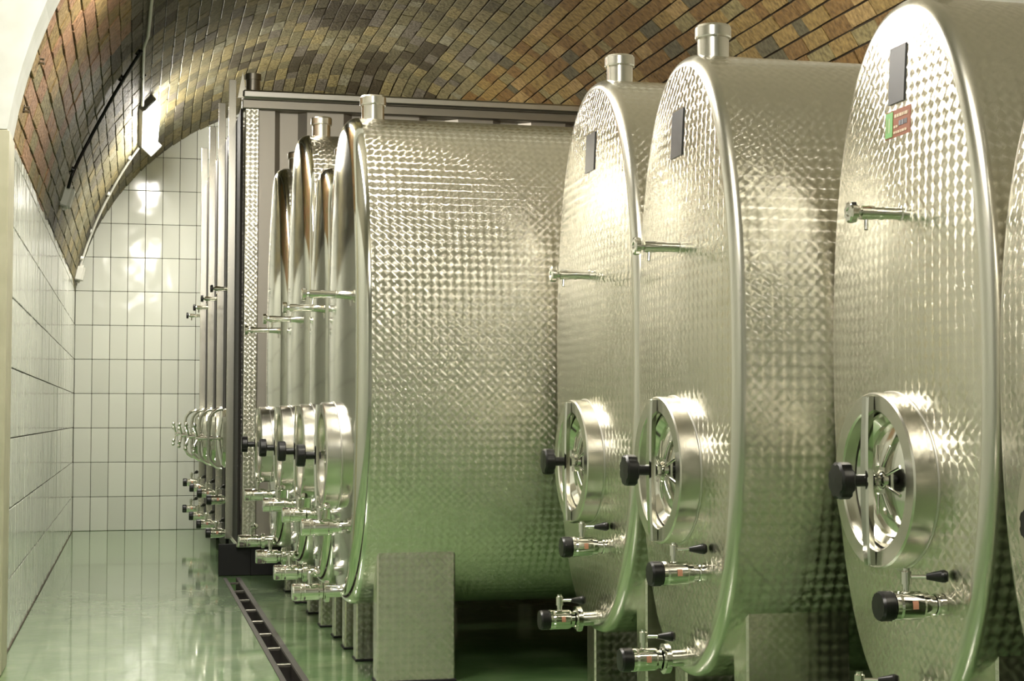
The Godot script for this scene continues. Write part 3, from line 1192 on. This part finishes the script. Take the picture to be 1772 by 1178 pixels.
func build_tanks() -> void:
	var right := {"len": 2.1, "k": 0.033, "dome": 0.028, "man_in": 0.012, "man_depth": 0.062, "face": "swirl_steel_face", "body": "swirl_steel", "rim": "satin_steel"}
	var defs := []
	var q: Dictionary
	# right-hand row, far to near
	q = right.duplicate()
	q.merge({"x": 1.565, "d": 5.25, "cy": 1.215, "hw": 0.49, "hh": 0.945, "label": "oval steel tank with dark plate, right beside the broad central tank"}, true)
	defs.append([q, [1.843, 1.975, -0.02, 0.085]])
	q = right.duplicate()
	q.merge({"x": 1.565, "d": 4.335, "cy": 1.155, "hw": 0.42, "hh": 0.89, "label": "oval steel tank with dark plate, left neighbour of the tank with orange sticker"}, true)
	defs.append([q, [1.75, 1.886, -0.035, 0.06]])
	q = right.duplicate()
	q.merge({"x": 1.83, "d": 3.505, "cy": 1.14, "hw": 0.405, "hh": 0.875, "label": "large oval steel tank with dark plate and orange and green sticker"}, true)
	defs.append([q, [1.758, 1.897, -0.02, 0.06]])
	for e in defs:
		var t := tank(e[0])
		var b: Array = e[1]
		plate(t, e[0], b[0], b[1], b[2], b[3], mat.slate_plate, "dark_plate")
		if e[0].x > 1.7:
			sticker(t, e[0])
	q = right.duplicate()
	q.merge({"x": 1.83, "d": 2.66, "cy": 1.05, "hw": 0.42, "hh": 0.79, "man_y": 0.80, "label": "oval steel tank cut off by the right edge, nearest the camera"}, true)
	tank(q)
	# left-hand row, near to far
	var left := {"len": 2.4, "k": 0.055, "dome": 0.03, "face": "mirror_steel", "body": "swirl_steel", "rim": "mirror_steel", "cap": "chrome", "grip": "chrome", "lever": Vector3(0.2, 0.25, 0.9), "man_depth": 0.06, "valve_dz": 0.12}
	q = left.duplicate()
	q.merge({"x": 0.855, "d": 6.31, "cy": 1.23, "hw": 0.475, "hh": 0.965, "label": "broad oval steel tank showing its whole swirl-patterned flank in the centre"}, true)
	tank(q)
	q = left.duplicate()
	q.merge({"x": 0.853, "d": 7.12, "cy": 1.19, "hw": 0.33, "hh": 0.93, "label": "narrow mirror-faced tank directly behind the broad central tank"}, true)
	tank(q)
	q = left.duplicate()
	q.merge({"x": 0.835, "d": 7.95, "cy": 1.34, "hw": 0.45, "hh": 1.07, "label": "tall mirror-faced tank with dark neck, second before the corrugated box tank"}, true)
	tank(q)
	q = left.duplicate()
	q.merge({"x": 0.815, "d": 8.98, "cy": 1.34, "hw": 0.48, "hh": 1.06, "label": "tall mirror-faced tank next to the corrugated box tank"}, true)
	tank(q)

func sticker(t: Node3D, q: Dictionary) -> void:
	var s := plate(t, q, 1.675, 1.742, -0.035, 0.09, mat.sticker_orange, "sticker", 0.001)
	s.set_meta("label", "orange and green sticker with lines of pale print")
	plate_on(s, q, 1.678, 1.739, -0.033, 0.003, mat.sticker_green, "green_field")
	for r in [[1.722, 1.73, 0.012, 0.08], [1.700, 1.712, 0.035, 0.075], [1.697, 1.703, 0.01, 0.032], [1.683, 1.689, 0.010, 0.075]]:
		var z: float = r[2]
		var k := 0
		while z < r[3]:
			var w := 0.004 + hash01(k, int(r[0] * 1000)) * 0.008
			plate_on(s, q, r[0], r[1], z, minf(z + w, r[3]), mat.sticker_grey if r[2] > 0.03 else mat.sticker_print, "print")
			z += w + 0.003
			k += 1
	plate_on(s, q, 1.69, 1.725, -0.026, -0.024, mat.sticker_orange, "print")
	plate_on(s, q, 1.69, 1.725, -0.016, -0.013, mat.sticker_print, "print")

func plate_on(s: Node3D, q: Dictionary, y0: float, y1: float, z0: float, z1: float, m: Material, called: String) -> void:
	plate(s, q, y0, y1, z0, z1, m, called, 0.0018)

# ------------------------------------------------------------------ box tanks
func build_box_tanks() -> void:
	var starts := [10.2, 11.22, 12.2, 13.2]
	var xs := [0.63, 0.605, 0.585, 0.565]
	var names := ["corrugated steel box tank with flanged top beam behind the oval tanks",
		"steel box tank right behind the corrugated one, second from it along the aisle",
		"steel box tank third along the aisle towards the tiled wall",
		"steel box tank standing against the tiled end wall"]
	for i in 4:
		var d0: float = starts[i]
		var d1: float = starts[i] + 0.94 if i < 3 else 14.2
		var x: float = xs[i]
		var t := thing("box_tank", names[i], "tank", v(x, 0, d0), "rectangular steel tanks at the end of the aisle")
		var w := d1 - d0
		var x1 := 3.15 - x
		# plinth
		var mb := MB.new()
		mb.box(Vector3(x1 / 2 + 0.05, 0.09, -w / 2), Vector3(x1 - 0.1, 0.18, w - 0.04), 0.004)
		put(mb, "plinth", mat.black_rubber, t)
		if i == 0:
			mb = MB.new()
			mb.box(Vector3(0.01, 0.10, -0.05), Vector3(0.22, 0.20, 0.02), 0.004)
			put(mb, "skirting", mat.black_rubber, t)
		# shell
		mb = MB.new()
		var slot := 0.5 if i == 0 else 0.3
		mb.box(Vector3(x1 / 2 + 0.20, 1.63, -w / 2 - 0.04), Vector3(x1 - 0.40, 2.86, w - 0.10), 0.006, 1.0 / SWIRL)
		put(mb, "shell", mat.swirl_steel_fine, t)
		mb = MB.new()
		mb.box(Vector3(x1 / 2 + 0.01, 0.195, -w / 2), Vector3(x1, 0.03, w), 0.004)
		put(mb, "base_plate", mat.satin_steel, t)
		# aisle side: post flange and face panel
		mb = MB.new()
		mb.box(Vector3(-0.008, 1.73, -slot), Vector3(0.05, 3.06, 0.014), 0.002)
		put(mb, "post", mat.satin_steel, t)
		mb = MB.new()
		mb.box(Vector3(0.21, 1.61, -(slot + w - 0.01) / 2), Vector3(0.41, 2.80, w - 0.03 - slot), 0.006, 1.0 / SWIRL)
		put(mb, "face", mat.swirl_steel_fine, t)
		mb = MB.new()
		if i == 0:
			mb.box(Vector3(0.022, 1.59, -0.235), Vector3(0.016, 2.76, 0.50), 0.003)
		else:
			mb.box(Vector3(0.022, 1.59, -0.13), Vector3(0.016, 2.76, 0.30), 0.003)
		put(mb, "shade_panel", mat.painted_shade, t)  # added dark panel over the slot; its shade is painted into the colour
		if i == 0:
			corrugated(t, x1)
		var dz := -maxf(slot + 0.2, w / 2 + 0.15)
		box_door(t, Vector3(0.004, 0.86, dz))
		var qq := {"cap": "black_plastic", "lever": Vector3(0.5, 0.3, 0.8)}
		ball_valve(t, Vector3(0.004, 0.45, dz + 0.06), qq, false)
		ball_valve(t, Vector3(0.004, 0.225, dz), {"cap": "black_plastic", "lever": Vector3(0.5, 0.3, 0.8)}, false)
		tap(t, Vector3(0.004, 1.87, dz), {"wheel": "black_plastic"})

func corrugated(t: Node3D, x1: float) -> void:
	# trapezoid sheet facing the camera side
	var zf := 0.05
	var rec := -0.01
	var xx := 0.11
	var pts := [Vector2(0.03, zf), Vector2(xx, zf)]
	var y0 := 0.22
	var y1 := 2.98
	var mb := MB.new()
	mb.box(Vector3(0.083, (y0 + y1) / 2, 0.045), Vector3(0.085, y1 - y0, 0.02), 0.003, 1.0 / SWIRL)
	put(mb, "corner_strip", mat.swirl_steel_fine, t)
	# flat, groove, flat ... as read along the sheet
	var k := 0
	var segs := [[0.115, 0.0], [0.03, 1.0], [0.13, 0.0], [0.055, 2.0], [0.22, 0.0]]
	var cx := 0.11
	var on := 0.03
	var run := [[0.12, 0.03, 0.03], [0.035, 0.03, -0.012], [0.115, -0.012, -0.012], [0.055, -0.012, 0.03], [0.235, 0.03, 0.03], [0.06, 0.03, -0.012], [0.12, -0.012, -0.012], [0.08, -0.012, 0.03]]
	var n := 0
	while cx < x1 - 0.1:
		var r: Array = run[n] if n < 4 else run[4 + (n - 4) % 4]
		var b := MB.new()
		var xe: float = minf(cx + r[0], x1)
		var a0 := Vector3(cx, y0, r[1])
		var a1 := Vector3(xe, y0, r[2])
		var up := Vector3(0, y1 - y0, 0)
		var nn := Vector3(-(r[2] - r[1]), 0, xe - cx).normalized()
		b.quad(a0, a1, a1 + up, a0 + up, nn)
		b.quad(a0 - nn * 0.004, a1 - nn * 0.004, a1 - nn * 0.004 + up, a0 - nn * 0.004 + up, -nn)
		b.quad(a0, a1, a1 - nn * 0.004, a0 - nn * 0.004, Vector3.DOWN)
		put(b, "sheet_panel", mat.grey_steel, t)
		cx = xe
		n += 1
	# top beam: lip above, web below
	mb = MB.new()
	mb.box(Vector3(x1 / 2 + 0.02, 3.045, 0.055), Vector3(x1, 0.055, 0.13), 0.012)
	put(mb, "top_beam", mat.rolled_steel, t)
	mb = MB.new()
	mb.box(Vector3(x1 / 2 + 0.02, 2.99, 0.03), Vector3(x1, 0.06, 0.08), 0.006)
	put(mb, "beam_web", mat.dull_steel, t)
	mb = MB.new()
	var tr := [Vector3(-0.01, 3.02, 0.10), Vector3(0.045, 3.02, 0.11), Vector3(0.02, 3.19, 0.10)]
	for s in [0.0, -0.02]:
		var off := Vector3(0, 0, s)
		mb.tri(tr[0] + off, tr[1] + off, tr[2] + off, Vector3(0, 0, 1.0 if s == 0.0 else -1.0))
	for e in 3:
		var a: Vector3 = tr[e]
		var b2: Vector3 = tr[(e + 1) % 3]
		var ctr: Vector3 = (tr[0] + tr[1] + tr[2]) / 3
		mb.quad(a, b2, b2 + Vector3(0, 0, -0.02), a + Vector3(0, 0, -0.02), (((a + b2) / 2 - ctr) * Vector3(1, 1, 0)).normalized())
	put(mb, "gusset", mat.satin_steel, t)
	mb = MB.new()
	mb.lathe(Vector3(0.10, 3.05, -0.12), Vector3.UP, [Vector2(0, 0.045), Vector2(0.13, 0.045), Vector2(0.13, 0.052), Vector2(0.17, 0.052), Vector2(0.175, 0.0)], 24)
	put(mb, "neck", mat.dull_steel, t)

func box_door(t: Node3D, at: Vector3) -> void:
	var out := Vector3.LEFT
	var mb := MB.new()
	mb.lathe(at, out, [Vector2(0, 0.205), Vector2(0.035, 0.20), Vector2(0.055, 0.185), Vector2(0.06, 0.17)], 48)
	dish(mb, at + out * 0.06, out, 0.17, 0.025)
	var c := put(mb, "manway_door", mat.mirror_steel, t)
	mb = MB.new()
	var path := []
	for k in 5:
		var a := PI / 2 * k / 4.0
		path.append(at + Vector3(-0.05 - 0.09 * sin(a), 0.10 + 0.10 * cos(a), 0))
	for k in 5:
		var a := PI / 2 * (4 - k) / 4.0
		path.append(at + Vector3(-0.05 - 0.09 * sin(a), -0.10 - 0.10 * cos(a), 0))
	mb.tube(path, 0.013, 12)
	put(mb, "bow_handle", mat.chrome, c)
	mb = MB.new()
	mb.lathe(at, out, [Vector2(0.08, 0.010), Vector2(0.225, 0.010)], 16)
	mb.lathe(at, out, [Vector2(0.115, 0.01), Vector2(0.115, 0.02), Vector2(0.135, 0.02), Vector2(0.135, 0.01)], 16)
	mb.lathe(at, out, [Vector2(0.195, 0.01), Vector2(0.195, 0.018), Vector2(0.225, 0.018), Vector2(0.228, 0.0)], 16)
	put(mb, "clamp_screw", mat.chrome, c)
	for k in 4:
		var an := TAU * (k + 0.35) / 4
		var dv := Vector3(-0.25, cos(an), sin(an)).normalized()
		mb = MB.new()
		mb.tube([at + out * 0.212, at + out * 0.212 + dv * 0.10], 0.007, 8)
		ball(mb, at + out * 0.212 + dv * 0.105, 0.016)
		put(mb, "star_arm", mat.chrome, c)

func ball(mb: MB, at: Vector3, r: float) -> void:
	var prof := []
	for k in 9:
		var a := PI * k / 8.0
		prof.append(Vector2(-cos(a) * r, sin(a) * r))
	mb.lathe(at, Vector3.UP, prof, 12)

# ------------------------------------------------------------------ small things
func build_drain() -> void:
	var t := thing("floor_drain", "narrow slotted steel drain channel set in the green floor", "drain", v((DR0 + DR1) / 2, 0, (DRN + DRF) / 2))
	var ln := DRF - DRN
	for s in [-1.0, 1.0]:
		var mb := MB.new()
		mb.box(Vector3(s * (0.034 + 0.008), 0.001, 0), Vector3(0.026 if s > 0 else 0.02, 0.006, ln), 0.001)
		put(mb, "edge_rail", mat.drain_steel, t)
		mb = MB.new()
		mb.box(Vector3(s * 0.0285, -0.055, 0), Vector3(0.002, 0.108, ln), 0.0)
		put(mb, "side_wall", mat.drain_steel, t)
	var mb2 := MB.new()
	mb2.box(Vector3(0, -0.105, 0), Vector3(0.058, 0.006, ln), 0.0)
	put(mb2, "channel_bottom", mat.drain_steel, t)
	var d := 9.81
	while d > DRN + 0.2:
		var mb := MB.new()
		mb.box(v(0, -0.004, d - (DRN + DRF) / 2), Vector3(0.056, 0.012, 0.022), 0.002)
		put(mb, "cross_bar", mat.satin_steel, t)
		d -= 0.467

func vault_path(pts: Array, lift: float) -> Array:
	var out := []
	for i in pts.size() - 1:
		var a: Vector2 = pts[i]
		var b: Vector2 = pts[i + 1]
		var n := 6
		for k in n:
			var q := a.lerp(b, k / float(n))
			out.append(vault_pt(deg_to_rad(q.x), q.y, -lift))
	var e: Vector2 = pts[pts.size() - 1]
	out.append(vault_pt(deg_to_rad(e.x), e.y, -lift))
	return out

func clip(t: Node3D, deg: float, d: float, m: Material) -> void:
	var q := vault_pt(deg_to_rad(deg), d, -0.008)
	var mb := MB.new()
	var r := (vault_pt(deg_to_rad(deg), d, 1.0) - vault_pt(deg_to_rad(deg), d)).normalized()
	mb.lathe(q - r * 0.018, r, [Vector2(0, 0.0), Vector2(0, 0.02), Vector2(0.03, 0.022), Vector2(0.034, 0.0)], 12)
	put(mb, "clip", m, t)

func build_wiring() -> void:
	# light conduit coming along the vault to the lamp
	var t := thing("conduit", "pale conduit running along the vault to the glowing lamp", "conduit", Vector3.ZERO, "conduits on the vault")
	var mb := MB.new()
	mb.tube(vault_path([Vector2(136.6, 8.55), Vector2(137.3, 9.8), Vector2(138.2, 10.0), Vector2(138.2, 11.88)], 0.02), 0.0105, 10)
	put(mb, "pipe", mat.white_plastic, t)
	for d in [8.9, 10.9]:
		clip(t, 138.0 if d > 10 else 136.8, d, mat.black_plastic)
	# conduit from the lamp down the arch to the corner box
	t = thing("conduit", "pale conduit curving down beside the tiled end wall from lamp to box", "conduit", Vector3.ZERO, "conduits on the vault")
	mb = MB.new()
	mb.tube(vault_path([Vector2(139, 13.62), Vector2(150, 13.95), Vector2(160, 14.15), Vector2(166.5, 14.18)], 0.02), 0.0105, 10)
	put(mb, "pipe", mat.white_plastic, t)
	for c in [[141.5, 13.7], [149.5, 13.94], [158, 14.12], [164.5, 14.17]]:
		clip(t, c[0], c[1], mat.white_plastic)
	# black cable across the vault
	t = thing("cable", "black cable slung down the left side of the brick vault", "cable", Vector3.ZERO)
	mb = MB.new()
	mb.tube(vault_path([Vector2(138.9, 10.0), Vector2(143.8, 10.25), Vector2(149, 10.45), Vector2(154, 10.52), Vector2(160.5, 10.45), Vector2(162.5, 10.5)], 0.024), 0.011, 8)
	put(mb, "sleeve", mat.black_plastic, t)
	for c in [[139.3, 10.03], [143.4, 10.24], [159.6, 10.46]]:
		clip(t, c[0], c[1], mat.black_plastic)
	# junction boxes
	jbox("grey-white junction box at the end of the black cable on the vault", 163.9, 10.58, 0.13)
	jbox("small white junction box in the corner beside the tiled end wall", 168.0, 14.2, 0.12)
	# anchors
	for a in [["rusty steel anchor sticking out of the bricks, the lower of the two by the arch", 166.3, 7.2], ["rusty steel anchor sticking out of the bricks, the upper of the two by the arch", 160.8, 7.16]]:
		var q := vault_pt(deg_to_rad(a[1]), a[2])
		var at := thing("anchor_bolt", a[0], "anchor", q)
		mb = MB.new()
		mb.tube([Vector3(-0.04, 0.01, 0), Vector3(0.03, -0.004, 0.03)], 0.006, 8)
		mb.tube([Vector3(-0.04, 0.028, 0), Vector3(0.03, 0.014, 0.03)], 0.005, 8)
		put(mb, "rod", mat.dull_steel, at)
		mb = MB.new()
		mb.box(Vector3(0.005, 0.012, 0.018), Vector3(0.010, 0.036, 0.014), 0.002)
		put(mb, "bracket", mat.black_rubber, at)

func jbox(label: String, deg: float, d: float, s: float) -> void:
	var an := deg_to_rad(deg)
	var q := vault_pt(an, d)
	var t := thing("junction_box", label, "electrical box", q, "junction boxes on the vault")
	var inward := -(vault_pt(an, d, 1.0) - q).normalized()
	var zax := Vector3(0, 0, 1)
	t.basis = Basis(inward.cross(zax).normalized(), inward, zax)
	var mb := MB.new()
	mb.box(Vector3(0, 0.025, 0), Vector3(s, 0.06, s), 0.008)
	put(mb, "case", mat.white_plastic, t)
	mb = MB.new()
	mb.box(Vector3(0, 0.06, 0), Vector3(s * 0.94, 0.014, s * 0.94), 0.005)
	put(mb, "lid", mat.white_plastic, t)
	for e in [-1.0, 1.0]:
		mb = MB.new()
		mb.lathe(Vector3(e * s * 0.5, 0.03, 0), Vector3(e, 0, 0), [Vector2(-0.005, 0.016), Vector2(0.02, 0.016), Vector2(0.022, 0.0)], 12)
		put(mb, "gland", mat.white_plastic, t)
